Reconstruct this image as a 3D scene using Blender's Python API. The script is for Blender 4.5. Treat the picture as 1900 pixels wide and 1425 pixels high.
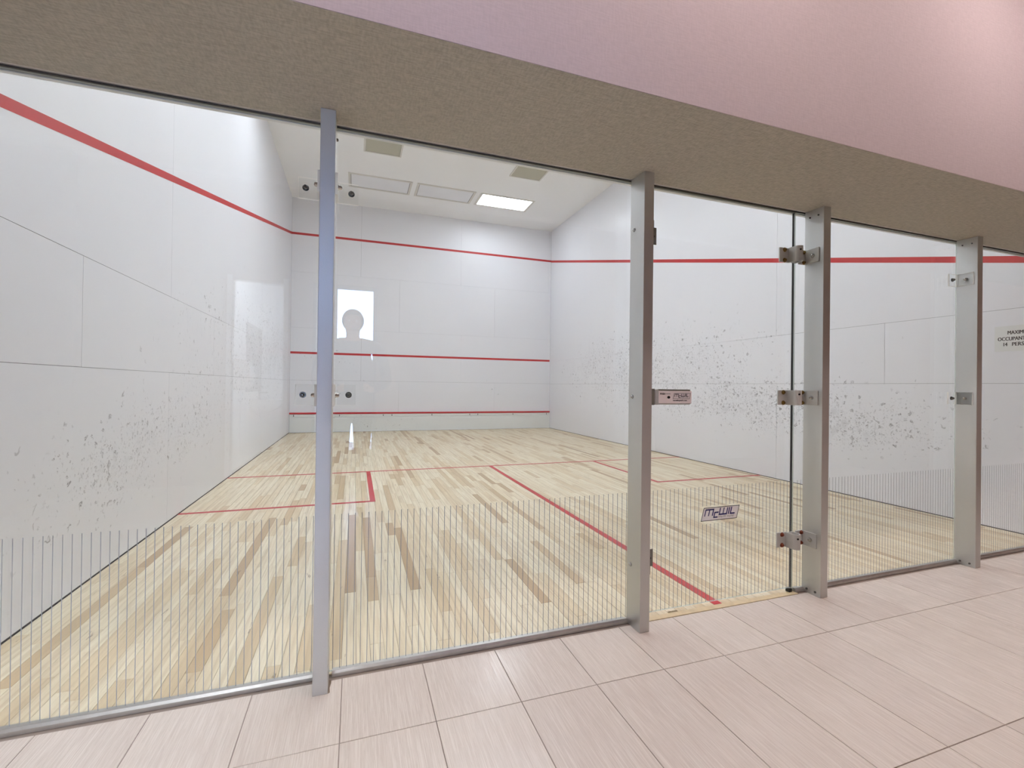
import bpy, bmesh, math, random
from mathutils import Vector, Matrix

for o in list(bpy.data.objects):
    bpy.data.objects.remove(o, do_unlink=True)
SC = bpy.context.scene
COL = SC.collection

# ------------------------------------------------------------------ camera
FPX, YAW, PIT, ROLL = 843.775, 0.33202875, 0.00484922, 0.0127750
CAM = Vector((1.41492, -1.90110, 1.13047))
fw = Vector((math.sin(YAW) * math.cos(PIT), math.cos(YAW) * math.cos(PIT), math.sin(PIT)))
rt = Vector((math.cos(YAW), -math.sin(YAW), 0))
up = rt.cross(fw)
rt2 = rt * math.cos(ROLL) + up * math.sin(ROLL)
up2 = -rt * math.sin(ROLL) + up * math.cos(ROLL)
cam_data = bpy.data.cameras.new('camera')
cam = bpy.data.objects.new('camera', cam_data)
COL.objects.link(cam)
M = Matrix((rt2, up2, -fw)).transposed().to_4x4()
M.translation = CAM
cam.matrix_world = M
cam_data.sensor_fit = 'HORIZONTAL'
cam_data.sensor_width = 36.0
cam_data.lens = FPX * 36.0 / 1900.0
cam_data.clip_start = 0.02
cam_data.clip_end = 100
SC.camera = cam

# ------------------------------------------------------------------ daylight and exposure
world = bpy.data.worlds.new('world')
SC.world = world
world.use_nodes = True
wn = world.node_tree.nodes
wn['Background'].inputs[0].default_value = (0.40, 0.57, 1.0, 1)
wn['Background'].inputs[1].default_value = 22.0
SC.view_settings.view_transform = 'Standard'
SC.view_settings.look = 'None'
SC.view_settings.gamma = 1.0
SC.view_settings.use_curve_mapping = False
SC.view_settings.exposure = 0.0
SC.cycles.max_bounces = 9
SC.cycles.diffuse_bounces = 8
SC.cycles.glossy_bounces = 4
SC.cycles.transparent_max_bounces = 18
SC.cycles.sample_clamp_indirect = 6.0
SC.cycles.use_denoising = True
SC.cycles.use_adaptive_sampling = True
SC.cycles.adaptive_threshold = 0.05
COURT_LAMP = 15.7          # emission of a lit troffer over the court
LOBBY_LAMP = 185.0         # emission of a lobby downlight
WASH_LAMP = 390.0          # emission of the washroom lamp

# ------------------------------------------------------------------ dimensions (metres)
W, L, H = 6.467, 9.575, 5.40       # court width, length, height
GT = 2.135                          # underside of the bulkhead
BY = -0.587                         # lobby face of the bulkhead
LH = 3.42                           # lobby ceiling height
RY = -3.93                          # rear wall of the lobby
LX0, LX1 = -1.3, 8.4                # lobby side walls

# ------------------------------------------------------------------ helpers
def lin(r, g, b):
    f = lambda c: (c / 255 / 12.92) if c / 255 <= 0.04045 else ((c / 255 + 0.055) / 1.055) ** 2.4
    return (f(r), f(g), f(b), 1)

def newmat(name):
    m = bpy.data.materials.new(name)
    m.use_nodes = True
    nt = m.node_tree
    nt.nodes.clear()
    out = nt.nodes.new('ShaderNodeOutputMaterial')
    return m, nt, out

class NT:
    """small node helper"""
    def __init__(self, nt): self.nt = nt
    def n(self, typ, **kw):
        nd = self.nt.nodes.new(typ)
        for k, v in kw.items(): setattr(nd, k, v)
        return nd
    def set(self, sock, v):
        if hasattr(v, 'bl_idname') and hasattr(v, 'outputs'): v = v.outputs[0]
        if isinstance(v, bpy.types.NodeSocket): self.nt.links.new(v, sock)
        else: sock.default_value = v
    def math(self, op, a, b=0.0, c=None, clamp=False):
        nd = self.n('ShaderNodeMath', operation=op, use_clamp=clamp)
        self.set(nd.inputs[0], a); self.set(nd.inputs[1], b)
        if c is not None: self.set(nd.inputs[2], c)
        return nd.outputs[0]
    def ramp(self, x, lo, hi, a=0.0, b=1.0):
        nd = self.n('ShaderNodeMapRange', interpolation_type='SMOOTHSTEP')
        self.set(nd.inputs[0], x)
        for i, v in zip((1, 2, 3, 4), (lo, hi, a, b)): self.set(nd.inputs[i], v)
        return nd.outputs[0]
    def mixc(self, f, a, b, blend='MIX'):
        nd = self.n('ShaderNodeMix', data_type='RGBA', blend_type=blend)
        self.set(nd.inputs[0], f); self.set(nd.inputs[6], a); self.set(nd.inputs[7], b)
        return nd.outputs[2]
    def pos(self):
        return self.n('ShaderNodeNewGeometry').outputs['Position']
    def sep(self, v):
        nd = self.n('ShaderNodeSeparateXYZ'); self.set(nd.inputs[0], v); return nd.outputs
    def comb(self, x, y, z):
        nd = self.n('ShaderNodeCombineXYZ')
        for i, v in enumerate((x, y, z)): self.set(nd.inputs[i], v)
        return nd.outputs[0]
    def scale(self, v, s):
        nd = self.n('ShaderNodeVectorMath', operation='MULTIPLY')
        self.set(nd.inputs[0], v); self.set(nd.inputs[1], s); return nd.outputs[0]
    def noise(self, v, scale=5.0, detail=3.0, rough=0.5):
        nd = self.n('ShaderNodeTexNoise')
        self.set(nd.inputs['Vector'], v); self.set(nd.inputs['Scale'], scale)
        self.set(nd.inputs['Detail'], detail); self.set(nd.inputs['Roughness'], rough)
        return nd.outputs['Fac']
    def principled(self, out, color, rough=0.5, metallic=0.0, spec=0.5, normal=None, coat=0.0, coat_rough=0.1):
        nd = self.n('ShaderNodeBsdfPrincipled')
        self.set(nd.inputs['Base Color'], color); self.set(nd.inputs['Roughness'], rough)
        self.set(nd.inputs['Metallic'], metallic); self.set(nd.inputs['Specular IOR Level'], spec)
        if coat: 
            self.set(nd.inputs['Coat Weight'], coat); self.set(nd.inputs['Coat Roughness'], coat_rough)
        if normal is not None: self.set(nd.inputs['Normal'], normal)
        self.nt.links.new(nd.outputs[0], out.inputs[0])
        return nd
    def bump(self, h, strength=0.2, dist=0.01):
        nd = self.n('ShaderNodeBump')
        nd.inputs['Strength'].default_value = strength; nd.inputs['Distance'].default_value = dist
        self.set(nd.inputs['Height'], h); return nd.outputs[0]

MAT = {}
def plain(name, rgb, rough=0.5, metallic=0.0, spec=0.5, var=0.06, vscale=6.0, bump=0.0, bscale=60.0):
    m, nt, out = newmat(name); N = NT(nt); p = N.pos()
    nz = N.noise(p, vscale, 3)
    c = lin(*rgb)
    lo = tuple(v * (1 - var) for v in c[:3]) + (1,); hi = tuple(min(1, v * (1 + var)) for v in c[:3]) + (1,)
    col = N.mixc(nz, lo, hi)
    nrm = N.bump(N.noise(p, bscale, 2), bump, 0.002) if bump else None
    N.principled(out, col, rough, metallic, spec, nrm)
    MAT[name] = m
    return m

def emit(name, rgb, strength):
    m, nt, out = newmat(name); N = NT(nt)
    nd = N.n('ShaderNodeEmission'); nd.inputs[0].default_value = rgb; nd.inputs[1].default_value = strength
    nt.links.new(nd.outputs[0], out.inputs[0])
    MAT[name] = m; return m

# ---- white court wall with ball marks
def court_wall(name, axis, clusters, base_marks, warm=(230, 231, 236)):
    """axis: coordinate that runs along the wall (0 = x, 1 = y); clusters: (along, height, spread, spread, weight)"""
    m, nt, out = newmat(name); N = NT(nt); p = N.pos(); s = N.sep(p)
    a, z = s[axis], s[2]
    dens = None
    for (ca, cz, ra, rz, wgt) in clusters:
        da = N.math('DIVIDE', N.math('SUBTRACT', a, ca), ra); dz = N.math('DIVIDE', N.math('SUBTRACT', z, cz), rz)
        d2 = N.math('ADD', N.math('MULTIPLY', da, da), N.math('MULTIPLY', dz, dz))
        g = N.math('MULTIPLY', N.math('POWER', 2.718, N.math('MULTIPLY', d2, -1.0)), wgt)
        dens = g if dens is None else N.math('ADD', dens, g)
    dens = N.math('ADD', dens, base_marks)
    patch = N.ramp(N.noise(p, 2.3, 3), 0.3, 0.7, 0.35, 1.5)
    dens = N.math('MULTIPLY', dens, patch)
    total = None
    for (cells, size, strength, seed) in ((13.0, 0.30, 0.72, 0.0), (26.0, 0.34, 0.64, 7.3), (46.0, 0.36, 0.46, 3.1)):
        v = N.comb(N.math('ADD', N.math('MULTIPLY', a, cells), seed), N.math('ADD', N.math('MULTIPLY', z, cells), seed * 2), 0.0)
        warp = N.n('ShaderNodeTexNoise', noise_dimensions='2D'); N.set(warp.inputs['Vector'], v); warp.inputs['Scale'].default_value = 1.4
        vm = N.n('ShaderNodeVectorMath', operation='MULTIPLY_ADD')
        N.set(vm.inputs[0], warp.outputs['Color']); vm.inputs[1].default_value = (0.7, 0.7, 0); N.set(vm.inputs[2], v)
        vo = N.n('ShaderNodeTexVoronoi', voronoi_dimensions='2D'); N.set(vo.inputs['Vector'], vm.outputs[0]); vo.inputs['Scale'].default_value = 1.0
        dv = N.n('ShaderNodeVectorMath', operation='SUBTRACT'); N.set(dv.inputs[0], vm.outputs[0]); N.set(dv.inputs[1], vo.outputs['Position'])
        d = N.sep(dv.outputs[0]); rc = N.n('ShaderNodeSeparateColor'); N.set(rc.inputs[0], vo.outputs['Color'])
        ang = N.math('MULTIPLY', rc.outputs[0], 6.283)
        ca_, sa_ = N.math('COSINE', ang), N.math('SINE', ang)
        lx = N.math('ADD', N.math('MULTIPLY', d[0], ca_), N.math('MULTIPLY', d[1], sa_))
        r = vo.outputs['Distance']
        # crescent: thin ring, only on one side
        ring = N.math('SUBTRACT', 1.0, N.ramp(N.math('ABSOLUTE', N.math('SUBTRACT', r, size * 0.72)), 0.01, 0.105), clamp=True)
        side = N.ramp(N.math('DIVIDE', lx, N.math('ADD', r, 0.001)), 0.1, 0.7)
        blob = N.math('SUBTRACT', 1.0, N.ramp(r, 0.02, 0.15), clamp=True)
        cres = N.math('MAXIMUM', N.math('MULTIPLY', ring, side), N.math('MULTIPLY', blob, N.ramp(rc.outputs[2], 0.55, 0.75)))
        here = N.ramp(N.math('SUBTRACT', dens, rc.outputs[1]), 0.0, 0.12)
        weak = N.ramp(rc.outputs[2], 0.0, 1.0, 0.35, 1.0)
        k = N.math('MULTIPLY', N.math('MULTIPLY', cres, here), N.math('MULTIPLY', weak, strength))
        total = k if total is None else N.math('MAXIMUM', total, k)
    # soft rubbed grime inside the busiest areas
    grime = N.math('MULTIPLY', N.ramp(dens, 0.25, 1.2), N.ramp(N.noise(p, 9, 4), 0.5, 0.75, 0.0, 0.16))
    total = N.math('MAXIMUM', total, grime)
    paint = N.mixc(N.noise(p, 1.2, 3), lin(warm[0] - 3, warm[1] - 3, warm[2] - 2), lin(warm[0] + 3, warm[1] + 3, warm[2] + 2))
    col = N.mixc(total, paint, lin(70, 72, 76))
    nrm = N.bump(N.noise(p, 140, 2), 0.05, 0.001)
    N.principled(out, col, 0.34, 0, 0.5, nrm)
    MAT[name] = m

court_wall('paint_right', 1, [(4.8, 1.65, 1.7, 0.45, 0.62), (6.8, 1.6, 1.6, 0.5, 0.42), (2.3, 0.92, 1.3, 0.22, 0.9), (1.6, 0.72, 0.8, 0.18, 0.85), (3.6, 1.0, 1.1, 0.28, 0.62), (5.5, 1.15, 2.0, 0.4, 0.36)], 0.03)
court_wall('paint_left', 1, [(1.9, 0.66, 0.9, 0.22, 0.55), (2.9, 0.75, 0.9, 0.26, 0.5), (1.5, 0.42, 0.6, 0.18, 0.28), (5.5, 1.5, 2.2, 0.7, 0.45), (7.5, 1.8, 1.6, 0.7, 0.55)], 0.022)
court_wall('paint_front', 0, [(0.9, 1.6, 0.8, 1.2, 0.14), (4.8, 0.9, 0.8, 0.5, 0.1)], 0.012)
court_wall('paint_tin', 0, [(2.0, 0.2, 1.5, 0.2, 0.12)], 0.05, (226, 228, 226))
plain('paint_ceiling', (244, 245, 246), 0.9, var=0.03, vscale=1.5)
plain('paint_header', (212, 211, 208), 0.6, var=0.03)
plain('line_red', (188, 40, 44), 0.45, var=0.10, vscale=14)
plain('tin_red', (190, 30, 38), 0.35, var=0.06)
plain('seam_dark', (92, 94, 98), 0.9)
plain('post_paint', (209, 210, 208), 0.40, metallic=0.85, var=0.03, vscale=3, bump=0.25, bscale=420)
plain('steel', (190, 190, 186), 0.22, metallic=1.0, var=0.05)
plain('brushed_grey', (190, 191, 187), 0.42, metallic=0.1, var=0.08, vscale=40, bump=0.1, bscale=200)
plain('bolt_brass', (122, 98, 52), 0.35, metallic=0.9, var=0.2, vscale=80)
plain('bolt_rust', (128, 66, 44), 0.5, metallic=0.6, var=0.25, vscale=90)
plain('bolt_dark', (104, 104, 102), 0.25, metallic=1.0)
plain('black', (16, 16, 16), 0.5)
plain('black_rubber', (26, 26, 26), 0.7)
plain('channel_metal', (196, 194, 190), 0.34, metallic=0.9, var=0.12, vscale=30)
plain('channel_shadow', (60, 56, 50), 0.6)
plain('latch_grey', (122, 120, 112), 0.4, metallic=0.2)
plain('latch_face', (240, 232, 230), 0.42, var=0.03)
plain('print_black', (20, 20, 22), 0.6)
plain('print_blue', (34, 42, 110), 0.5, var=0.12, vscale=50)
plain('print_grey', (128, 130, 128), 0.6)
plain('sticker_white', (246, 247, 248), 0.5, var=0.02)
plain('sign_white', (222, 224, 222), 0.5, var=0.02)
plain('fixture_frame', (216, 214, 208), 0.5, var=0.02)
plain('lens_off', (232, 234, 238), 0.35, var=0.06, vscale=3)
plain('panel_grey', (182, 180, 164), 0.8, var=0.04)
plain('grout', (150, 138, 128), 0.9, var=0.1, vscale=30)
plain('mortar', (132, 116, 100), 0.95, var=0.2, vscale=60)
plain('threshold_wood', (214, 196, 160), 0.5, var=0.2, vscale=30)
plain('lobby_paint', (166, 150, 140), 0.8, var=0.03)
plain('lobby_ceiling_paint', (196, 192, 188), 0.9, var=0.02)
plain('wash_white', (232, 234, 238), 0.5, var=0.02)
plain('wash_tile', (200, 202, 204), 0.4, var=0.04)
plain('porcelain', (238, 238, 238), 0.12, var=0.01)
plain('partition_grey', (96, 96, 98), 0.6, var=0.05)
plain('frame_white', (226, 228, 230), 0.4, var=0.02)
plain('stripe_etch', (150, 153, 158), 0.7, var=0.02)
plain('skin', (196, 150, 126), 0.5, var=0.05)
plain('jacket', (66, 68, 76), 0.9, var=0.1, vscale=30)
plain('trousers', (44, 46, 54), 0.9, var=0.1, vscale=30)
plain('shoe', (36, 34, 34), 0.6)
plain('hair', (58, 46, 38), 0.6, var=0.2, vscale=60)
emit('lens_lit', (0.935, 0.985, 1.075, 1), COURT_LAMP)
emit('downlight_lit', (1.0, 0.82, 0.80, 1), LOBBY_LAMP)
emit('wash_lit', (0.90, 0.95, 1.0, 1), WASH_LAMP)

def glass_material(name, tint, f0=0.05, boost=1.0):
    """thin clear glass: straight-through light plus a mirror reflection that grows with the viewing angle"""
    m, nt, out = newmat(name); N = NT(nt)
    g = N.n('ShaderNodeNewGeometry')
    dt = N.n('ShaderNodeVectorMath', operation='DOT_PRODUCT')
    nt.links.new(g.outputs['Incoming'], dt.inputs[0]); nt.links.new(g.outputs['Normal'], dt.inputs[1])
    c = N.math('ABSOLUTE', dt.outputs['Value'])
    sch = N.math('ADD', f0, N.math('MULTIPLY', N.math('POWER', N.math('SUBTRACT', 1.0, c, clamp=True), 5.0), (1 - f0) * boost))
    tr = N.n('ShaderNodeBsdfTransparent'); tr.inputs[0].default_value = tint
    gl = N.n('ShaderNodeBsdfGlossy'); gl.inputs['Roughness'].default_value = 0.0; gl.inputs[0].default_value = (1, 1, 1, 1)
    mx = N.n('ShaderNodeMixShader'); N.set(mx.inputs[0], sch)
    nt.links.new(tr.outputs[0], mx.inputs[1]); nt.links.new(gl.outputs[0], mx.inputs[2])
    nt.links.new(mx.outputs[0], out.inputs[0])
    MAT[name] = m
glass_material('glass', (0.985, 0.997, 0.988, 1), 0.052, 0.55)
glass_material('acrylic', (0.99, 0.992, 0.99, 1), 0.03, 0.3)
m, nt, out = newmat('glass_edge'); N = NT(nt)
a_ = N.n('ShaderNodeBsdfPrincipled'); a_.inputs['Base Color'].default_value = lin(206, 214, 208); a_.inputs['Roughness'].default_value = 0.2
b_ = N.n('ShaderNodeBsdfTransparent'); b_.inputs[0].default_value = (0.86, 0.95, 0.90, 1)
x_ = N.n('ShaderNodeMixShader'); x_.inputs[0].default_value = 0.55
nt.links.new(b_.outputs[0], x_.inputs[1]); nt.links.new(a_.outputs[0], x_.inputs[2]); nt.links.new(x_.outputs[0], out.inputs[0])
MAT['glass_edge'] = m
m, nt, out = newmat('acrylic_edge'); N = NT(nt)
a_ = N.n('ShaderNodeBsdfDiffuse'); a_.inputs[0].default_value = lin(250, 250, 247)
b_ = N.n('ShaderNodeBsdfTranslucent'); b_.inputs[0].default_value = lin(250, 250, 247)
x_ = N.n('ShaderNodeMixShader'); x_.inputs[0].default_value = 0.6
nt.links.new(a_.outputs[0], x_.inputs[1]); nt.links.new(b_.outputs[0], x_.inputs[2]); nt.links.new(x_.outputs[0], out.inputs[0])
MAT['acrylic_edge'] = m

# ---- maple strip floor, colour of each strip from its own attribute
m, nt, out = newmat('maple'); N = NT(nt); p = N.pos(); s = N.sep(p)
at = N.n('ShaderNodeAttribute', attribute_name='tint'); tv = at.outputs['Fac']
seed = N.math('MULTIPLY', tv, 91.7)
gv = N.comb(N.math('MULTIPLY', s[0], 62.0), N.math('ADD', N.math('MULTIPLY', s[1], 2.2), seed), seed)
grain = N.noise(gv, 1.0, 5, 0.62)
gv2 = N.comb(N.math('MULTIPLY', s[0], 17.0), N.math('ADD', N.math('MULTIPLY', s[1], 1.1), seed), seed)
cloud = N.noise(gv2, 1.0, 3)
cr = N.n('ShaderNodeValToRGB'); N.set(cr.inputs[0], tv)
e = cr.color_ramp.elements
e[0].position = 0.0; e[0].color = lin(232, 222, 196)
e[1].position = 1.0; e[1].color = lin(168, 138, 100)
for ps, c in ((0.35, (226, 213, 184)), (0.62, (220, 203, 170)), (0.80, (208, 187, 150)), (0.92, (190, 164, 126))):
    q = e.new(ps); q.color = lin(*c)
col = N.mixc(N.ramp(grain, 0.38, 0.72, 0.0, 0.5), cr.outputs[0], lin(184, 162, 128))
col = N.mixc(N.ramp(cloud, 0.5, 0.8, 0.0, 0.5), col, lin(182, 158, 124))
knot = N.noise(N.comb(N.math('MULTIPLY', s[0], 30.0), N.math('MULTIPLY', s[1], 5.5), seed), 1.0, 4, 0.6)
col = N.mixc(N.ramp(knot, 0.675, 0.75, 0.0, 0.7), col, lin(112, 84, 54))
N.principled(out, col, N.ramp(grain, 0.2, 0.8, 0.30, 0.42), 0, 0.45)
MAT['maple'] = m

# ---- lobby tile: pale, with fine combed lines along its length
m, nt, out = newmat('lobby_tile'); N = NT(nt); p = N.pos(); s = N.sep(p)
at = N.n('ShaderNodeAttribute', attribute_name='tint'); tv = at.outputs['Fac']
fine = N.noise(N.comb(N.math('MULTIPLY', s[0], 330.0), N.math('ADD', N.math('MULTIPLY', s[1], 5.0), N.math('MULTIPLY', tv, 40.0)), tv), 1.0, 4, 0.6)
broad = N.noise(N.comb(N.math('MULTIPLY', s[0], 60.0), N.math('ADD', N.math('MULTIPLY', s[1], 1.6), N.math('MULTIPLY', tv, 40.0)), tv), 1.0, 3)
c1 = N.mixc(tv, lin(204, 193, 183), lin(211, 201, 190))
c1 = N.mixc(N.ramp(fine, 0.45, 0.62, 0.0, 0.55), c1, lin(232, 225, 216))
c1 = N.mixc(N.ramp(broad, 0.5, 0.8, 0.0, 0.35), c1, lin(194, 180, 170))
hgt = N.math('ADD', N.math('MULTIPLY', fine, 0.7), N.math('MULTIPLY', broad, 0.3))
N.principled(out, c1, N.ramp(fine, 0.35, 0.65, 0.30, 0.13), 0, 0.5, N.bump(hgt, 0.12, 0.0012))
MAT['lobby_tile'] = m

# ---- woven vinyl wall covering of the bulkhead
m, nt, out = newmat('wallcovering'); N = NT(nt); p = N.pos(); s = N.sep(p)
yz = N.math('ADD', s[1], s[2])
w1 = N.noise(N.comb(N.math('MULTIPLY', s[0], 22.0), N.math('MULTIPLY', yz, 190.0), 0.0), 1.0, 4, 0.7)
w2 = N.noise(N.comb(N.math('MULTIPLY', s[0], 150.0), N.math('MULTIPLY', yz, 30.0), 3.0), 1.0, 3, 0.6)
wv = N.math('ADD', N.math('MULTIPLY', w1, 0.6), N.math('MULTIPLY', w2, 0.4))
col = N.mixc(N.ramp(wv, 0.35, 0.65), lin(176, 165, 166), lin(187, 176, 177))
col = N.mixc(N.math('MULTIPLY', N.noise(p, 1.7, 2), 0.4), col, lin(172, 162, 163))
N.principled(out, col, 0.75, 0, 0.3, N.bump(wv, 0.25, 0.002))
MAT['wallcovering'] = m

m, nt, out = newmat('wallcovering_shaded'); N = NT(nt); p = N.pos(); s = N.sep(p)  # same vinyl as the bulkhead face, underside shade put into its colour
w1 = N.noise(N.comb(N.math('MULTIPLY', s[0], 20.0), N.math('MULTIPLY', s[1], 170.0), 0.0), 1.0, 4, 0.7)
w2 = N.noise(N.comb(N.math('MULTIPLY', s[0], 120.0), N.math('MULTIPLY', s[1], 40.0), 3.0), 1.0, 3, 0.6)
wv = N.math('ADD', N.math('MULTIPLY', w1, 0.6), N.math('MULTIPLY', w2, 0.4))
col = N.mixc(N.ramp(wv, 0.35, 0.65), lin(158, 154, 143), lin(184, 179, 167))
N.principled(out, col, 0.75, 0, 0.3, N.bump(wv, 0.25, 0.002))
MAT['wallcovering_shaded'] = m

# ------------------------------------------------------------------ mesh builders
class MB:
    def __init__(self): self.v = []; self.f = []; self.mi = []
    def quad_faces(self, idx, faces, mi=0):
        for f in faces: self.f.append(tuple(idx + i for i in f)); self.mi.append(mi)
    def box(self, x0, x1, y0, y1, z0, z1, mi=0, mats=None):
        """mats: material index for (-x,+x,-y,+y,-z,+z)"""
        i = len(self.v)
        self.v += [(x0, y0, z0), (x1, y0, z0), (x1, y1, z0), (x0, y1, z0), (x0, y0, z1), (x1, y0, z1), (x1, y1, z1), (x0, y1, z1)]
        fs = [(0, 4, 7, 3), (1, 2, 6, 5), (0, 1, 5, 4), (2, 3, 7, 6), (0, 3, 2, 1), (4, 5, 6, 7)]
        for k, f in enumerate(fs):
            self.f.append(tuple(i + j for j in f)); self.mi.append(mats[k] if mats else mi)
        return self
    def prism(self, pts, ax, a0, a1, mi=0):
        """extrude the 2D outline pts along axis ax; the other axes are taken in xyz order"""
        i = len(self.v); n = len(pts)
        for a in (a0, a1):
            for (u, v) in pts:
                self.v.append((a, u, v) if ax == 0 else (u, a, v) if ax == 1 else (u, v, a))
        self.f.append(tuple(i + k for k in range(n))[::-1]); self.f.append(tuple(i + n + k for k in range(n)))
        self.mi += [mi, mi]
        for k in range(n):
            k2 = (k + 1) % n
            self.f.append((i + k, i + k2, i + n + k2, i + n + k)); self.mi.append(mi)
        return self
    def cyl(self, c, axis, r0, r1, length, seg=16, mi=0, dome=0.0):
        """cylinder or cone from point c along the unit vector axis"""
        a = Vector(axis).normalized(); t = a.orthogonal().normalized(); b = a.cross(t)
        rings = [(0.0, r0), (length, r1)]
        if dome: rings += [(length + dome * 0.6, r1 * 0.8), (length + dome * 0.95, r1 * 0.35)]
        i = len(self.v)
        for (d, r) in rings:
            for k in range(seg):
                th = 2 * math.pi * k / seg
                self.v.append(tuple(Vector(c) + a * d + (t * math.cos(th) + b * math.sin(th)) * r))
        for q in range(len(rings) - 1):
            for k in range(seg):
                k2 = (k + 1) % seg
                self.f.append((i + q * seg + k, i + q * seg + k2, i + (q + 1) * seg + k2, i + (q + 1) * seg + k)); self.mi.append(mi)
        self.f.append(tuple(i + k for k in range(seg))[::-1]); self.mi.append(mi)
        e = i + (len(rings) - 1) * seg
        self.f.append(tuple(e + k for k in range(seg))); self.mi.append(mi)
        return self
    def build(self, name, mats, parent=None, bevel=0.0, smooth=False, origin=None, seg=1):
        me = bpy.data.meshes.new(name)
        vs = self.v
        if origin is not None: vs = [tuple(Vector(v) - Vector(origin)) for v in vs]
        me.from_pydata(vs, [], self.f)
        for mm in (mats if isinstance(mats, (list, tuple)) else [mats]): me.materials.append(MAT[mm])
        me.polygons.foreach_set('material_index', self.mi)
        bm = bmesh.new(); bm.from_mesh(me)
        bmesh.ops.recalc_face_normals(bm, faces=bm.faces)
        if bevel: bmesh.ops.bevel(bm, geom=list(bm.edges), offset=bevel, segments=seg, affect='EDGES', profile=0.7)
        bm.to_mesh(me); bm.free()
        if smooth:
            for pl in me.polygons: pl.use_smooth = True
            try: me.set_sharp_from_angle(angle=math.radians(35))
            except Exception: pass
        o = bpy.data.objects.new(name, me); COL.objects.link(o)
        if origin is not None: o.location = origin
        if parent is not None: attach(o, parent)
        return o

def attach(o, parent):
    o.parent = parent
    o.matrix_parent_inverse = Matrix.Translation(-Vector(parent.location))

def tag(o, label=None, cat=None, group=None, kind=None):
    for k, v in (('label', label), ('category', cat), ('group', group), ('kind', kind)):
        if v: o[k] = v
    return o

def empty(name, loc):
    o = bpy.data.objects.new(name, None); o.empty_display_size = 0.1; o.location = loc; COL.objects.link(o); return o

def box(name, mat, x0, x1, y0, y1, z0, z1, parent=None, bevel=0.0, **kw):
    return MB().box(x0, x1, y0, y1, z0, z1).build(name, mat, parent, bevel, **kw)

def set_tint(o, t):
    a = o.data.attributes.new('tint', 'FLOAT', 'POINT')
    a.data.foreach_set('value', [t] * len(o.data.vertices))

def text_part(name, body, size, mat, parent, to_world, bold=0.0, xscale=1.0, align='LEFT', thick=0.0004, width=None):
    cu = bpy.data.curves.new(name, 'FONT'); cu.body = body; cu.size = size; cu.align_x = align
    cu.extrude = thick; cu.resolution_u = 3
    tmp = bpy.data.objects.new(name, cu); COL.objects.link(tmp)
    dg = bpy.context.evaluated_depsgraph_get(); dg.update()
    me = bpy.data.meshes.new_from_object(tmp.evaluated_get(dg))
    bpy.data.objects.remove(tmp, do_unlink=True); bpy.data.curves.remove(cu)
    if width: xscale = width / max(q.co.x for q in me.vertices)
    if bold:
        bm = bmesh.new()
        for dx in (-bold, 0.0, bold):
            n0 = len(bm.verts); bm.from_mesh(me); bm.verts.ensure_lookup_table()
            for q in bm.verts[n0:]: q.co.x += dx / xscale; q.co.z += dx * 0.1
        bm.to_mesh(me); bm.free()
    for v in me.vertices: v.co = to_world(v.co.x * xscale, v.co.y, v.co.z)
    me.materials.clear(); me.materials.append(MAT[mat])
    o = bpy.data.objects.new(name, me); COL.objects.link(o)
    attach(o, parent)
    return o

def proj(pt):
    d = Vector(pt) - CAM
    zc = d.dot(fw)
    if zc < 0.05: return None
    return 950 + FPX * d.dot(rt2) / zc, 712.5 - FPX * d.dot(up2) / zc, zc

# ================================================================== THE COURT
rnd = random.Random(11)
# ---- maple floor
floor = box('floor', 'seam_dark', -0.02, W + 0.02, 0.0, L + 0.02, -0.08, -0.0125)
tag(floor, kind='structure')
PW = 0.0572
planks = []
x = 0.004; row = 0
while x < W - 0.004:
    x1 = min(x + PW, W - 0.003)
    y = -rnd.uniform(0.0, 0.9)
    while y < L:
        ln = rnd.choice((rnd.uniform(0.28, 0.6), rnd.uniform(0.45, 1.0), rnd.uniform(0.7, 1.6)))
        a, b = max(y, 0.004), min(y + ln, L - 0.002)
        if b - a > 0.03:
            r = rnd.random()
            t = rnd.uniform(0.0, 0.35) if r < 0.50 else rnd.uniform(0.3, 0.65) if r < 0.78 else rnd.uniform(0.62, 0.84) if r < 0.93 else rnd.uniform(0.84, 1.0)
            planks.append((x, x1, a, b, t))
        y += ln
    x = x1; row += 1
def seen_size(pk):
    x0, x1, a, b, t = pk
    best = 0
    for yy in (a, (a + b) / 2, b):
        q = proj(((x0 + x1) / 2, yy, 0))
        if q and -20 < q[0] < 1920 and -20 < q[1] < 1445:
            best = max(best, (b - a) * PW / (q[2] ** 3))
    return best
order = sorted(planks, key=seen_size, reverse=True)
G = 0.0008
for pk in order[:290]:
    x0, x1, a, b, t = pk
    dz = rnd.uniform(-0.00025, 0.00025)
    o = box('plank', 'maple', x0 + G, x1 - G, a + G, b - G, -0.012, dz, floor)
    set_tint(o, t)
mb = MB(); tints = []
for pk in order[290:]:
    x0, x1, a, b, t = pk
    mb.box(x0 + G, x1 - G, a + G, b - G, -0.012, rnd.uniform(-0.00025, 0.00025)); tints += [t] * 8
me = bpy.data.meshes.new('plank_field'); me.from_pydata(mb.v, [], mb.f); me.materials.append(MAT['maple'])
at_ = me.attributes.new('tint', 'FLOAT', 'POINT'); at_.data.foreach_set('value', tints)
o = bpy.data.objects.new('plank_field', me); COL.objects.link(o); attach(o, floor)
tag(o, kind='stuff')

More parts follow.
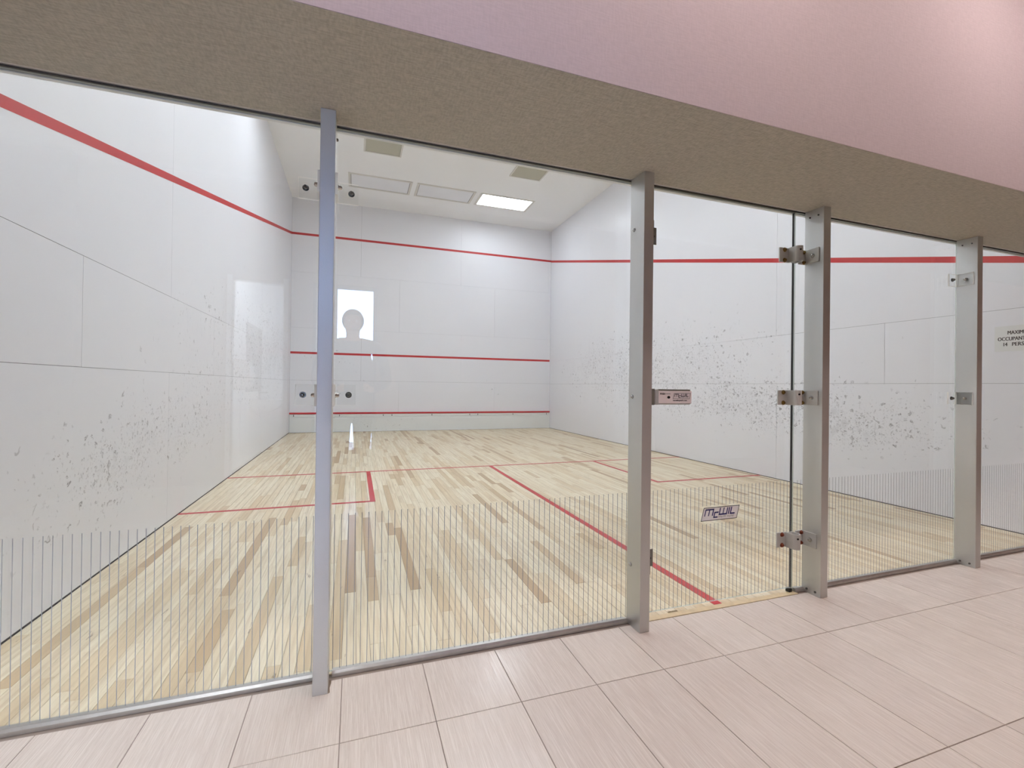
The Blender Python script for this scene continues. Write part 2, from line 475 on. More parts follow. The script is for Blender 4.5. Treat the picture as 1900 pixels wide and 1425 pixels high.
# ---- painted floor lines
SYL, BYL, BXL, LW = 4.279, 2.702, 1.591, 0.05
Z0, Z1 = 0.0004, 0.0010
box('short_line', 'line_red', 0.002, W - 0.002, SYL - LW / 2, SYL + LW / 2, Z0, Z1, floor)
box('half_court_line', 'line_red', W / 2 - LW / 2, W / 2 + LW / 2, 0.004, SYL - LW / 2, Z0, Z1, floor)
for sgn in (0, 1):
    xa = BXL if sgn == 0 else W - BXL
    box('service_box_line', 'line_red', xa - LW / 2, xa + LW / 2, BYL - LW / 2, SYL - LW / 2, Z0, Z1, floor)
    if sgn == 0: box('service_box_line', 'line_red', 0.002, xa - LW / 2, BYL - LW / 2, BYL + LW / 2, Z0, Z1, floor)
    else: box('service_box_line', 'line_red', xa + LW / 2, W - 0.002, BYL - LW / 2, BYL + LW / 2, Z0, Z1, floor)

# ---- panelled walls (2.44 m boards, joints staggered course by course)
def joints(start, end, offs, step=2.44):
    r = [start]; q = offs
    while q < end - 0.05:
        if q > start + 0.05: r.append(q)
        q += step
    r.append(end); return r
SG = 0.0011          # half the joint width
def wall_boards(parent, mat, courses, mk):
    for (z0, z1, js) in courses:
        for a, b in zip(js[:-1], js[1:]):
            mk(a + SG, b - SG, z0 + SG, z1 - SG)
side_courses = [(0.006, 1.205, joints(0.0, L, 2.455)), (1.205, 1.815, joints(0.0, L, 1.215)), (1.815, H, joints(0.0, L, 2.47, 4.88))]
front_courses = [(0.006, 1.21, joints(0.0, W, 2.43)), (1.21, 2.42, joints(0.0, W, 1.54)), (2.42, 3.70, joints(0.0, W, 2.42)), (3.70, H, joints(0.0, W, 1.51))]
wall_l = tag(box('wall_left', 'seam_dark', -0.2, -0.012, 0.121, L + 0.2, -0.08, H + 0.1), kind='structure')
wall_boards(wall_l, 'paint_left', side_courses, lambda a, b, c, d: box('wall_panel', 'paint_left', -0.014 if a > 0.15 else -0.0004, 0.0, a, b, c, d, wall_l, bevel=0.0002))
wall_r = tag(box('wall_right', 'seam_dark', W + 0.012, W + 0.2, 0.121, L + 0.2, -0.08, H + 0.1), kind='structure')
wall_boards(wall_r, 'paint_right', side_courses, lambda a, b, c, d: box('wall_panel', 'paint_right', W, W + (0.014 if a > 0.15 else 0.0004), a, b, c, d, wall_r, bevel=0.0002))
wall_f = tag(box('wall_front', 'seam_dark', -0.012, W + 0.012, L + 0.012, L + 0.2, -0.08, H + 0.1), kind='structure')
wall_boards(wall_f, 'paint_front', front_courses, lambda a, b, c, d: box('wall_panel', 'paint_front', a, b, L, L + 0.014, c, d, wall_f, bevel=0.0002))
# red lines on the walls (paint, half a millimetre proud)
zo = lambda y: 2.147 + 0.2535 * y
hw = 0.028
for (pa, x0, x1) in ((wall_l, 0.0001, 0.0009), (wall_r, W - 0.0009, W - 0.0001)):
    MB().prism([(0.0, zo(0) - hw), (L - 0.001, zo(L) - hw), (L - 0.001, zo(L) + hw), (0.0, zo(0) + hw)], 0, x0, x1).build('out_line', 'line_red', pa)
box('out_line', 'line_red', 0.001, W - 0.001, L - 0.0009, L - 0.0001, 4.552, 4.604, wall_f)
box('service_line', 'line_red', 0.004, W - 0.012, L - 0.0009, L - 0.0001, 1.815, 1.865, wall_f)

# ---- the tin along the foot of the front wall
tin = empty('tin_board', (W / 2, L - 0.02, 0))
tag(tin, 'low white metal tin board with red top along the front wall', 'tin')
MB().prism([(L - 0.035, 0.004), (L - 0.001, 0.004), (L - 0.001, 0.352), (L - 0.022, 0.352), (L - 0.030, 0.30), (L - 0.035, 0.06)], 0, 0.006, W - 0.006).build('sounding_board', 'paint_tin', tin)
box('upper_strip', 'paint_tin', 0.006, W - 0.006, L - 0.030, L - 0.001, 0.356, 0.420, tin, bevel=0.002)
box('top_rail', 'tin_red', 0.003, W - 0.003, L - 0.040, L - 0.001, 0.424, 0.462, tin, bevel=0.005)
box('foot_strip', 'frame_white', 0.006, W - 0.006, L - 0.048, L - 0.036, 0.004, 0.026, tin, bevel=0.002)
for xx in (0.094, 1.076, 2.069, 2.272, 3.245, 4.218, 4.434, 5.398, 6.367):
    box('slot', 'black', xx - 0.007, xx + 0.007, L - 0.0325, L - 0.0295, 0.370, 0.408, tin)

# ---- court ceiling and its fittings
ceil = tag(box('ceiling', 'paint_ceiling', -0.2, W + 0.2, -0.02, L + 0.2, H, H + 0.15), kind='structure')
def troffer(cx, cy, lit, label, group, wx=1.19, wy=0.59):
    t = empty('ceiling_light', (cx, cy, H)); tag(t, label, 'ceiling light', group)
    fr = MB(); b = 0.045; z0, z1 = H - 0.014, H - 0.0005
    fr.box(cx - wx / 2 - b, cx + wx / 2 + b, cy - wy / 2 - b, cy - wy / 2, z0, z1)
    fr.box(cx - wx / 2 - b, cx + wx / 2 + b, cy + wy / 2, cy + wy / 2 + b, z0, z1)
    fr.box(cx - wx / 2 - b, cx - wx / 2, cy - wy / 2, cy + wy / 2, z0, z1)
    fr.box(cx + wx / 2, cx + wx / 2 + b, cy - wy / 2, cy + wy / 2, z0, z1)
    fr.build('frame', 'fixture_frame', t)
    box('diffuser', 'lens_lit' if lit else 'lens_off', cx - wx / 2 + 0.012, cx + wx / 2 - 0.012, cy - wy / 2 + 0.012, cy + wy / 2 - 0.012, H - 0.009, H - 0.002, t)
    gk = MB()
    for (a0, a1, c0, c1) in ((cx - wx / 2, cx + wx / 2, cy - wy / 2, cy - wy / 2 + 0.011), (cx - wx / 2, cx + wx / 2, cy + wy / 2 - 0.011, cy + wy / 2),
                             (cx - wx / 2, cx - wx / 2 + 0.011, cy - wy / 2, cy + wy / 2), (cx + wx / 2 - 0.011, cx + wx / 2, cy - wy / 2, cy + wy / 2)):
        gk.box(a0, a1, c0, c1, H - 0.006, H - 0.0015)
    gk.build('lens_gasket', 'print_grey', t)
    return t
gr = 'ceiling lights in the row by the front wall'
troffer(1.865, 8.16, False, 'unlit ceiling light nearest the post, dull grey lens', gr)
troffer(3.245, 8.16, False, 'unlit ceiling light between the lit one and another unlit one', gr)
troffer(4.635, 8.16, True, 'glowing white ceiling light, the only lit one in view', gr)
for yy in (4.75, 2.1):
    for xx in (1.15, 2.50, 3.85):
        troffer(xx, yy, True, 'lit ceiling light over the court, hidden above the bulkhead edge', 'court lights hidden above the bulkhead')
for (cx, lb) in ((1.838, 'grey square ceiling hatch nearer the first post'), (4.645, 'grey square ceiling hatch above the lit ceiling light')):
    t = empty('ceiling_hatch', (cx, 6.505, H)); tag(t, lb, 'ceiling hatch', 'grey square panels in the court ceiling')
    box('panel_face', 'panel_grey', cx - 0.303, cx + 0.303, 6.505 - 0.303, 6.505 + 0.303, H - 0.008, H - 0.001, t, bevel=0.002)
    fr = MB(); b = 0.03
    fr.box(cx - 0.305 - b, cx + 0.305 + b, 6.20 - b, 6.20, H - 0.012, H - 0.0005); fr.box(cx - 0.305 - b, cx + 0.305 + b, 6.81, 6.81 + b, H - 0.012, H - 0.0005)
    fr.box(cx - 0.305 - b, cx - 0.305, 6.20, 6.81, H - 0.012, H - 0.0005); fr.box(cx + 0.305, cx + 0.305 + b, 6.20, 6.81, H - 0.012, H - 0.0005)
    fr.build('frame', 'fixture_frame', t)

# ================================================================== BULKHEAD AND LOBBY SHELL
wb = tag(box('wall_bulkhead', 'wallcovering', LX0, LX1, BY, -0.02, GT, LH + 0.1), kind='structure')
box('soffit_shade_skin', 'wallcovering_shaded', LX0, LX1, BY + 0.002, -0.02, GT - 0.001, GT, wb)  # thin skin added under the bulkhead to carry the shaded colour
tag(box('wall_header', 'paint_header', LX0, LX1, -0.0195, 0.0, GT + 0.001, H + 0.15), kind='structure')
tag(box('ceiling_lobby', 'lobby_ceiling_paint', LX0 - 0.1, LX1 + 0.1, RY - 0.1, BY - 0.0005, LH, LH + 0.1), kind='structure')
tag(box('wall_end_left', 'lobby_paint', LX0 - 0.1, -0.0005, -0.02, 0.12, -0.06, GT), kind='structure')
tag(box('wall_end_right', 'lobby_paint', W + 0.0005, LX1 + 0.1, -0.02, 0.12, -0.06, GT), kind='structure')
# top channel above the glass, its shadow painted as a dark strip
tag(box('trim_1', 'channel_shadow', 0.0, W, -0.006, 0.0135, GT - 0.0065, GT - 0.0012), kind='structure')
tag(box('trim_20', 'frame_white', 0.0, W, 0.014, 0.030, GT - 0.0100, GT + 0.01), kind='structure')

# ---- lobby floor: tiles on a bed
lf = tag(box('floor_lobby', 'grout', LX0, LX1, RY - 3.6, -0.0005, -0.08, -0.0022), kind='structure')
TX, TXS, TYS = 0.3055, 1.383, [-0.036, -0.371, -0.985, -1.599, -2.213, -2.827, -3.441, RY]
gap = 0.0015
k0 = math.floor((LX0 - TXS) / TX); k1 = math.ceil((LX1 - TXS) / TX)
POSTS = [(1.283, 1.335), (2.667, 2.719), (3.815, 3.868), (5.186, 5.239)]
mbt = MB(); tt = []
for r in range(len(TYS) - 1):
    y1, y0 = TYS[r], TYS[r + 1]
    for k in range(k0, k1):
        x0, x1 = max(TXS + k * TX, LX0), min(TXS + (k + 1) * TX, LX1)
        if x1 - x0 < 0.02: continue
        t = rnd.random()
        if r <= 2 and 0.0 < x1 and x0 < 7.2:
            o = box('tile', 'lobby_tile', x0 + gap, x1 - gap, y0 + gap, y1 - gap, -0.012, rnd.uniform(-0.0003, 0.0003), lf, bevel=0.0008)
            set_tint(o, t)
        else:
            mbt.box(x0 + gap, x1 - gap, y0 + gap, y1 - gap, -0.012, 0.0); tt += [t] * 8
me = bpy.data.meshes.new('tile_field'); me.from_pydata(mbt.v, [], mbt.f); me.materials.append(MAT['lobby_tile'])
at_ = me.attributes.new('tint', 'FLOAT', 'POINT'); at_.data.foreach_set('value', tt)
o = bpy.data.objects.new('tile_field', me); COL.objects.link(o); attach(o, lf); tag(o, kind='stuff')

# ---- lobby walls; rear wall with a glazed door and the washroom doorway
tag(box('wall_lobby_left', 'lobby_paint', LX0 - 0.1, LX0, RY - 0.05, -0.0, -0.06, LH), kind='structure')
tag(box('wall_lobby_right', 'lobby_paint', LX1, LX1 + 0.1, RY - 0.05, -0.0, -0.06, LH), kind='structure')
DX0, DX1, DZ = 0.10, 0.62, 2.29       # washroom doorway
GX0, GX1, GZ = 0.93, 1.66, 2.32       # glazed entrance
wr = MB(); y0, y1 = RY - 0.1, RY
wr.box(LX0 - 0.1, DX0, y0, y1, -0.06, LH); wr.box(DX0, DX1, y0, y1, DZ, LH); wr.box(DX1, GX0, y0, y1, -0.06, LH)
wr.box(GX0, GX1, y0, y1, GZ, LH); wr.box(GX1, LX1 + 0.1, y0, y1, -0.06, LH)
tag(wr.build('wall_rear', 'lobby_paint'), kind='structure')
w1_ = empty('window_1', ((GX0 + GX1) / 2, RY, 0)); tag(w1_, kind='structure')
for (a, b, c, d) in ((GX0, GX1, 0.012, 0.33), (GX0, GX1, 2.28, GZ), (GX0, 0.965, 0.33, 2.28), (1.165, 1.20, 0.33, 2.28), (1.62, GX1, 0.33, 2.28)):
    box('window_frame', 'partition_grey', a, b, RY - 0.07, RY - 0.02, c, d, w1_)
for (a, b) in ((0.965, 1.165), (1.20, 1.62)):
    MB().box(a, b, RY - 0.05, RY - 0.044, 0.33, 2.28).build('pane', 'glass', w1_)
box('window_sill', 'frame_white', GX0, GX1, RY - 0.09, RY - 0.005, 0.001, 0.012, w1_)
# portal that guides daylight through the glazed entrance
pl_ = bpy.data.lights.new('daylight_portal', 'AREA'); pl_.shape = 'RECTANGLE'; pl_.size = GX1 - GX0; pl_.size_y = GZ
pl_.cycles.is_portal = True
po = bpy.data.objects.new('daylight_portal', pl_); COL.objects.link(po)
po.location = ((GX0 + GX1) / 2, RY - 0.11, GZ / 2); po.rotation_euler = (math.radians(90), 0, 0)

rc_ = MB().box(GX0 - 0.06, GX0 - 0.002, RY - 1.5, RY - 0.1005, 0, 2.6).box(GX1 + 0.002, GX1 + 0.06, RY - 1.5, RY - 0.1005, 0, 2.6).box(GX0 - 0.06, GX1 + 0.06, RY - 1.5, RY - 0.1005, 2.6, 2.7)  # unseen recess walls added to narrow the daylight towards the first post
tag(rc_.build('wall_daylight_blocker', 'lobby_paint'), kind='structure')

# ---- washroom beyond the doorway (seen only as a reflection in the glass)
WX0, WX1, WY = -0.06, 0.83, RY - 2.6
wsh = MB()
wsh.box(WX0 - 0.1, WX0, WY - 0.1, RY - 0.1, -0.06, 2.75); wsh.box(WX1, WX1 + 0.03, WY - 0.1, RY - 0.1, -0.06, 2.75)
wsh.box(WX0, WX1, WY - 0.1, WY, -0.06, 2.75)
tag(wsh.build('wall_washroom', 'wash_white'), kind='structure')
tag(box('ceiling_washroom', 'wash_white', WX0 - 0.1, WX1 + 0.03, WY - 0.1, RY - 0.1, 2.75, 2.85), kind='structure')
tag(box('door_1', 'frame_white', DX0 - 0.05, DX0, RY - 0.11, RY + 0.012, 0.0, DZ + 0.05), kind='structure')
tag(box('door_2', 'frame_white', DX1, DX1 + 0.05, RY - 0.11, RY + 0.012, 0.0, DZ + 0.05), kind='structure')
wl = empty('washroom_light', (0.35, RY - 1.25, 2.75)); tag(wl, 'lit square ceiling light in the washroom behind the lobby', 'ceiling light')
box('housing', 'fixture_frame', 0.02, 0.68, RY - 1.58, RY - 0.92, 2.735, 2.7495, wl); box('diffuser', 'wash_lit', 0.05, 0.65, RY - 1.55, RY - 0.95, 2.72, 2.7345, wl)

mi_ = empty('mirror', (WX0, RY - 2.0, 1.0)); tag(mi_, 'grey frameless panel on the washroom side wall, reflected in the glass', 'mirror')
box('plate', 'partition_grey', WX0 + 0.002, WX0 + 0.02, RY - 2.55, RY - 1.5, 1.0, 2.00, mi_, bevel=0.002)
dp = empty('towel_dispenser', (WX0, RY - 0.7, 1.05)); tag(dp, 'white towel dispenser on the washroom wall, reflected in the glass', 'dispenser')
MB().prism([(WX0 + 0.002, 1.05), (WX0 + 0.20, 1.07), (WX0 + 0.24, 1.14), (WX0 + 0.24, 1.34), (WX0 + 0.18, 1.42), (WX0 + 0.002, 1.43)], 1, RY - 0.84, RY - 0.56).build('housing', 'porcelain', dp, bevel=0.01)
box('towel_slot', 'black', WX0 + 0.05, WX0 + 0.18, RY - 0.79, RY - 0.61, 1.046, 1.052, dp)
wbn = empty('washbasin', (WX0, RY - 2.05, 0.7)); tag(wbn, 'white wall-hung washbasin below the washroom mirror, reflected in the glass', 'washbasin')
MB().prism([(WX0 + 0.002, 0.88), (WX0 + 0.002, 0.72), (WX0 + 0.22, 0.68), (WX0 + 0.38, 0.76), (WX0 + 0.46, 0.86), (WX0 + 0.46, 0.88)], 1, RY - 2.35, RY - 1.75).build('bowl', 'porcelain', wbn, bevel=0.015, seg=2)
MB().cyl((WX0 + 0.08, RY - 2.05, 0.88), (0, 0, 1), 0.018, 0.014, 0.12).cyl((WX0 + 0.08, RY - 2.05, 0.985), (1, 0, 0), 0.011, 0.011, 0.12).build('tap', 'steel', wbn, smooth=True)

# ---- lobby downlights (out of the picture, above and behind the camera's view)
for xx in (1.2, 2.7, 4.2, 5.7, 7.2):
    t = empty('downlight', (xx, -1.27, LH)); tag(t, 'round warm downlight in the lobby ceiling', 'downlight', 'lobby downlights above the bulkhead')
    MB().cyl((xx, -1.27, LH - 0.012), (0, 0, 1), 0.125, 0.13, 0.0115, 24).build('trim_ring', 'fixture_frame', t)
    MB().cyl((xx, -1.27, LH - 0.018), (0, 0, 1), 0.095, 0.098, 0.0055, 24).build('diffuser', 'downlight_lit', t)

# ================================================================== GLASS BACK WALL
def glass_screen(name, label, x0, x1, z0, z1, skip=None, cat='glass screen'):
    dark = 2 if cat == 'door' else 1
    t = empty(name, ((x0 + x1) / 2, 0.006, z0)); tag(t, label, cat, 'glass panels of the court back wall' if cat == 'glass screen' else None)
    MB().box(x0, x1, 0.0, 0.012, z0, z1, mats=(1, dark, 0, 0, 1, 1)).build('pane', ('glass', 'glass_edge', 'black_rubber'), t)
    st = MB(); q = 0.358 + math.ceil((x0 + 0.012 - 0.358) / 0.02535) * 0.02535
    while q < x1 - 0.008:
        lo, hi = z0 + 0.004, 0.622
        if skip and skip[0] < q < skip[1]:
            st.box(q - 0.0011, q + 0.0011, -0.0006, -0.0001, lo, skip[2]); st.box(q - 0.0011, q + 0.0011, -0.0006, -0.0001, skip[3], hi)
        else: st.box(q - 0.0011, q + 0.0011, -0.0006, -0.0001, lo, hi)
        q += 0.02535
    o = st.build('stripe_film', 'stripe_etch', t); tag(o, kind='stuff')
    return t
glass_screen('glass_screen', 'wide glass panel against the white side wall, before the first post', 0.004, 1.306, 0.012, GT - 0.0068)
glass_screen('glass_screen', 'glass panel between the bluish first post and the second post', 1.312, 2.692, 0.012, GT - 0.0068)
door = glass_screen('glass_door', 'clear glass court door with three hinges, push latch and blue sticker', 2.727, 3.738, 0.022, GT - 0.0095, (3.10, 3.385, 0.428, 0.522), 'door')
glass_screen('glass_screen', 'narrow glass strip between the door hinges and the third post', 3.750, 3.840, 0.012, GT - 0.0068)
glass_screen('glass_screen', 'glass panel between the third post and the last post', 3.845, 5.210, 0.012, GT - 0.0068)
glass_screen('glass_screen', 'glass panel past the last post, before the occupancy sign', 5.215, W - 0.004, 0.012, GT - 0.0068)
# black seal in the hinge gap
tag(box('trim_2', 'black_rubber', 3.7395, 3.7440, 0.003, 0.0100, 0.024, GT - 0.0070), kind='structure')
sp = box('pivot', 'black', 3.716, 3.737, -0.010, 0.016, 0.0005, 0.0215, door, bevel=0.002)

# bottom channels
n = 3
for (a, b) in ((0.0, 1.2825), (1.3455, 2.6665), (3.750, 3.8145), (3.8685, 5.1855), (5.2395, W)):
    ch = MB()
    ch.prism([(-0.020, 0.0005), (0.026, 0.0005), (0.026, 0.011), (-0.001, 0.011), (-0.001, 0.022), (-0.014, 0.022), (-0.020, 0.014)], 0, a, b)
    tag(ch.build('trim_%d' % n, 'channel_metal'), kind='structure'); n += 1
# wooden threshold in the doorway
th = MB().prism([(2.7195, -0.033), (3.755, -0.033), (3.755, 0.003), (2.7195, 0.003)], 2, -0.06, 0.0012).build('threshold', 'threshold_wood')
tag(th, kind='structure')

# ---- posts
def bolt(parent, c, axis, r=0.0075, mat='steel', name='bolt', washer=True, h=0.004):
    mb = MB(); a = Vector(axis).normalized()
    if washer: mb.cyl(c, a, r * 1.35, r * 1.3, 0.0015, 14)
    mb.cyl(Vector(c) + a * (0.0015 if washer else 0), a, r, r * 0.92, h, 14, dome=r * 0.5)
    return mb.build(name, mat, parent, smooth=True)
def hexcap(parent, c, axis, r=0.012):
    a = Vector(axis)
    mb = MB().cyl(c, a, r * 1.15, r * 1.1, 0.002, 18).cyl(Vector(c) + a * 0.002, a, r, r, 0.006, 6).cyl(Vector(c) + a * 0.008, a, r * 0.82, r * 0.75, 0.003, 16, dome=0.007)
    return mb.build('cap_nut', 'bolt_dark', parent, smooth=True)
PY0, PY1 = -0.115, -0.004
plabels = ['bluish grey post, the first one, beside the side wall panel', 'grey post on the latch side of the glass door', 'grey post carrying the three door hinges', 'grey post nearest the occupancy sign, with two clear brackets']
posts = []
for (a, b), lb in zip(POSTS, plabels):
    t = empty('post', ((a + b) / 2, (PY0 + PY1) / 2, 0)); tag(t, lb, 'post', 'grey metal posts of the glass wall')
    box('shaft', 'post_paint', a, b, PY0, PY1, 0.0005, GT - 0.0012, t, bevel=0.0022, seg=2)
    posts.append(t)
for z in (1.885, 1.088, 0.290): bolt(posts[1], (POSTS[1][0], -0.036, z), (-1, 0, 0), 0.008)
for i in (2, 3):
    for yy in (-0.036, -0.085): 
        bolt(posts[i], (POSTS[i][0], yy, 0.022), (-1, 0, 0), 0.006, 'bolt_dark', 'floor_screw', False)
        bolt(posts[i], (POSTS[i][0], yy, GT - 0.040), (-1, 0, 0), 0.0045, 'bolt_dark', 'top_screw', False)
bolt(posts[0], (POSTS[0][1], -0.03, 2.068), (1, 0, 0), 0.006, 'bolt_dark', 'top_screw', False)
# broken grout pocket beside the foot of the first post
gp = MB().prism([(1.3352, -0.112), (1.3425, -0.108), (1.3405, -0.080), (1.3445, -0.052), (1.3445, -0.036), (1.3352, -0.036)], 2, -0.004, 0.0011).build('grout_patch', 'mortar')
tag(gp, 'rough broken grout patch at the foot of the first post', 'grout')

# ---- clear acrylic angle brackets
def part_of(t, parent, label):
    attach(t, parent); t['label'] = label
    return t
def clip(xf, side, z, label, post):
    """xf: x of the post face, side -1/+1: which way the glass leg points"""
    t = empty('glass_bracket', (xf, -0.01, z - 0.04)); part_of(t, post, label)
    th_ = 0.009; h = 0.040; leg = 0.082; d = 0.084
    x0, x1 = sorted((xf, xf + side * leg))
    mb = MB(); mb.box(x0, x1, -0.0105, -0.0012, z - h, z + h, mats=(1, 1, 0, 0, 1, 1))
    mb.build('glass_leg', ('acrylic', 'acrylic_edge'), t)
    y0, y1 = sorted((xf, xf + side * th_))
    mb = MB(); mb.box(y0, y1, -0.011 - d, -0.011, z - h, z + h, mats=(0, 0, 1, 1, 1, 1)); mb.build('post_leg', ('acrylic', 'acrylic_edge'), t)
    hexcap(t, (xf + side * 0.056, -0.0105, z), (0, -1, 0), 0.0105)
    bolt(t, (xf + side * th_, -0.058, z), (side, 0, 0), 0.0085, 'steel', 'post_bolt', True, 0.009)
clip(POSTS[0][0], -1, 1.875, 'upper clear bracket on the side wall side', posts[0])
clip(POSTS[0][1], 1, 1.875, 'upper clear bracket on the door side', posts[0])
clip(POSTS[0][0], -1, 1.088, 'lower clear bracket on the side wall side', posts[0])
clip(POSTS[0][1], 1, 1.088, 'lower clear bracket on the door side', posts[0])
clip(POSTS[3][0], -1, 1.868, 'upper clear bracket with steel bolt', posts[3])
clip(POSTS[3][0], -1, 1.088, 'lower clear bracket with steel bolt', posts[3])

# ---- door stops on the latch post
for z, lb in ((1.872, 'upper small grey door stop plate with a dark hole'), (0.305, 'lower small grey door stop plate with a dark hole')):
    t = empty('door_stop', (2.735, -0.03, z - 0.04)); part_of(t, posts[1], lb)
    xa = POSTS[1][1]
    mb = MB(); mb.box(xa, xa + 0.004, -0.112, -0.030, z - 0.041, z + 0.041); mb.box(xa, xa + 0.078, -0.030, -0.025, z - 0.041, z + 0.041)
    mb.build('angle_plate', 'latch_grey', t)
    MB().cyl((xa + 0.062, -0.0302, z - 0.002), (0, -1, 0), 0.0062, 0.0062, 0.0006, 14).build('hole', 'black', t)

# ---- hinges
def hinge(z, label, bmat):
    t = empty('hinge', (3.74, -0.01, z - 0.04)); part_of(t, door, label)
    h = 0.040
    box('door_plate', 'brushed_grey', 3.622, 3.700, -0.010, -0.0012, z - h, z + h, t, bevel=0.0015)
    box('frame_plate', 'brushed_grey', 3.764, 3.8135, -0.010, -0.0012, z - h, z + h, t, bevel=0.0015)
    xa = POSTS[2][0] - 0.0005
    box('post_bracket', 'brushed_grey', xa - 0.0045, xa, -0.092, -0.0105, z - h, z + h, t, bevel=0.001)
    # hollow U-shaped knuckle
    cx, yb, w, dp_ = 3.708, -0.0105, 0.040, 0.052
    outer = []; inner = []
    for k in range(13):
        th_ = math.pi * k / 12
        outer.append((cx - 0.024 * math.cos(th_), -0.050 - 0.024 * math.sin(th_)))
        inner.append((cx - 0.018 * math.cos(th_), -0.050 - 0.018 * math.sin(th_)))
    outer = [(cx - 0.024, yb)] + outer + [(cx + 0.024, yb)]
    inner = [(cx - 0.018, yb)] + inner + [(cx + 0.018, yb)]
    mb = MB()
    for k in range(len(outer) - 1):
        mb.prism([outer[k], outer[k + 1], inner[k + 1], inner[k]], 2, z - h - 0.001, z + h + 0.001)
    mb.prism([(cx - 0.018, yb), (cx + 0.018, yb), (cx + 0.018, yb - 0.005), (cx - 0.018, yb - 0.005)], 2, z - h, z + h)
    kn = mb.build('knuckle', 'brushed_grey', t, smooth=True)
    MB().cyl((cx - 0.009, -0.0722, z + 0.019), (-0.35, -0.94, 0), 0.0055, 0.0055, 0.0012, 12).build('grub_screw', 'black', t)
    for zz in (z + 0.029, z - 0.029):
        bolt(t, (3.657, -0.010, zz), (0, -1, 0), 0.0095, bmat, 'bolt', True, 0.005)
        bolt(t, (3.800, -0.010, zz), (0, -1, 0), 0.0085, bmat, 'bolt', True, 0.005)
    bolt(t, (xa - 0.0045, -0.056, z), (-1, 0, 0), 0.0095, 'steel', 'post_bolt', True, 0.006)
hinge(1.878, 'top hinge of the glass door, level with the red wall line', 'bolt_brass')
hinge(1.087, 'middle hinge of the glass door, at latch height', 'bolt_brass')
hinge(0.300, 'lowest hinge of the glass door, with rusty bolts', 'bolt_rust')

# ---- logo strokes shared by the sticker and the latch (unit box: u 0..1, v 0..1)
def logo_strokes():
    s = []
    def R(u0, u1, v0, v1): s.append((u0, u1, v0, v1))
    R(.060, .085, .36, .86); R(.165, .190, .36, .86); R(.270, .298, .36, .86); R(.060, .298, .78, .88)        # m
    R(.322, .350, .20, .64); R(.322, .440, .54, .64); R(.322, .440, .18, .28)                                  # c
    R(.455, .482, .40, .90); R(.560, .584, .40, .90); R(.660, .688, .40, .90); R(.455, .688, .36, .47)         # w
    R(.712, .742, .38, .90)                                                                                     # i
    R(.768, .798, .38, .90); R(.768, .905, .36, .47)                                                            # l
    return s
def logo(parent, x0, z0, w, h, slant, y, fill, ink, line, border=0.03):
    P = lambda u, v: (x0 + u * w + slant * v * h, z0 + v * h)
    bx_, bz = border * 0.5, border
    if fill: MB().prism([P(0, 0), P(1, 0), P(1, 1), P(0, 1)], 1, y, y + 0.0003).build('backing', fill, parent)
    mb = MB()
    for q in ([(0, 0), (1, 0), (1, bz * 1.6), (0, bz * 1.6)], [(0, 1 - bz * 1.6), (1, 1 - bz * 1.6), (1, 1), (0, 1)],
              [(0, 0), (bx_, 0), (bx_, 1), (0, 1)], [(1 - bx_, 0), (1, 0), (1, 1), (1 - bx_, 1)]):
        mb.prism([P(*c) for c in q], 1, y - 0.0003, y - 0.0001)
    mb.build('border', line, parent)
    mb = MB()
    for (u0, u1, v0, v1) in logo_strokes(): mb.prism([P(u0, v0), P(u1, v0), P(u1, v1), P(u0, v1)], 1, y - 0.0003, y - 0.0001)
    mb.build('lettering', ink, parent)
    mb = MB(); rr = random.Random(3)
    u = .46
    while u < .905:
        if not .665 < u < .70:
            mb.prism([P(u, .17), P(u + .007, .17), P(u + .007, .29), P(u, .29)], 1, y - 0.0003, y - 0.0001)
            if rr.random() < .6: 
                v = rr.choice((.17, .22, .27)); mb.prism([P(u, v), P(u + .02, v), P(u + .02, v + .025), P(u, v + .025)], 1, y - 0.0003, y - 0.0001)
        u += .028
    mb.build('small_print', 'print_grey', parent)
sk = empty('sticker', (3.243, -0.001, 0.444)); part_of(sk, door, 'white slanted sticker with blue lettering')
logo(sk, 3.109, 0.444, 0.236, 0.069, 0.28, -0.0010, 'sticker_white', 'print_blue', 'print_black', 0.028)

# ---- push latch
la = empty('latch', (2.9, -0.02, 1.05)); part_of(la, door, 'pale push latch with printed face')
z0, z1 = 1.050, 1.124
box('strike_block', 'latch_grey', 2.7205, 2.772, -0.066, -0.030, z0 - 0.001, z1 + 0.003, posts[1], bevel=0.002)
box('bolt_housing', 'brushed_grey', 2.776, 2.800, -0.060, -0.0012, z0, z1, la, bevel=0.003)
box('body', 'brushed_grey', 2.800, 2.998, -0.045, -0.0012, z0, z1, la, bevel=0.004, seg=2)
box('face_plate', 'latch_face', 2.802, 3.000, -0.052, -0.046, z0 + 0.006, z1 - 0.006, la, bevel=0.0015)
box('upper_flange', 'latch_grey', 2.800, 2.992, -0.049, -0.0455, z1 - 0.005, z1 + 0.001, la)
fy = -0.0524
text_part('push_print', 'PUSH', 0.0125, 'print_black', la, lambda u, v, w: Vector((2.812 + u, fy - w, 1.0985 + v)), bold=0.0003)
box('print_arrow', 'print_black', 2.846, 2.872, fy - 0.0003, fy, 1.1022, 1.1038, la)
MB().cyl((2.862, fy, 1.086), (0, -1, 0), 0.0065, 0.0065, 0.0008, 16).build('keyhole', 'black', la)
for v in la.children:
    if v.name.startswith('keyhole'):
        for q in v.data.vertices: q.co.x = 2.862 + (q.co.x - 2.862) * 1.35
logo(la, 2.886, 1.0785, 0.100, 0.028, 0.25, fy, None, 'print_black', 'print_black', 0.03)
text_part('web_print', 'mcwilsquash.com', 0.0105, 'print_black', la, lambda u, v, w: Vector((2.888 + u, fy - w, 1.0675 + v)), bold=0.0002, xscale=1.12)

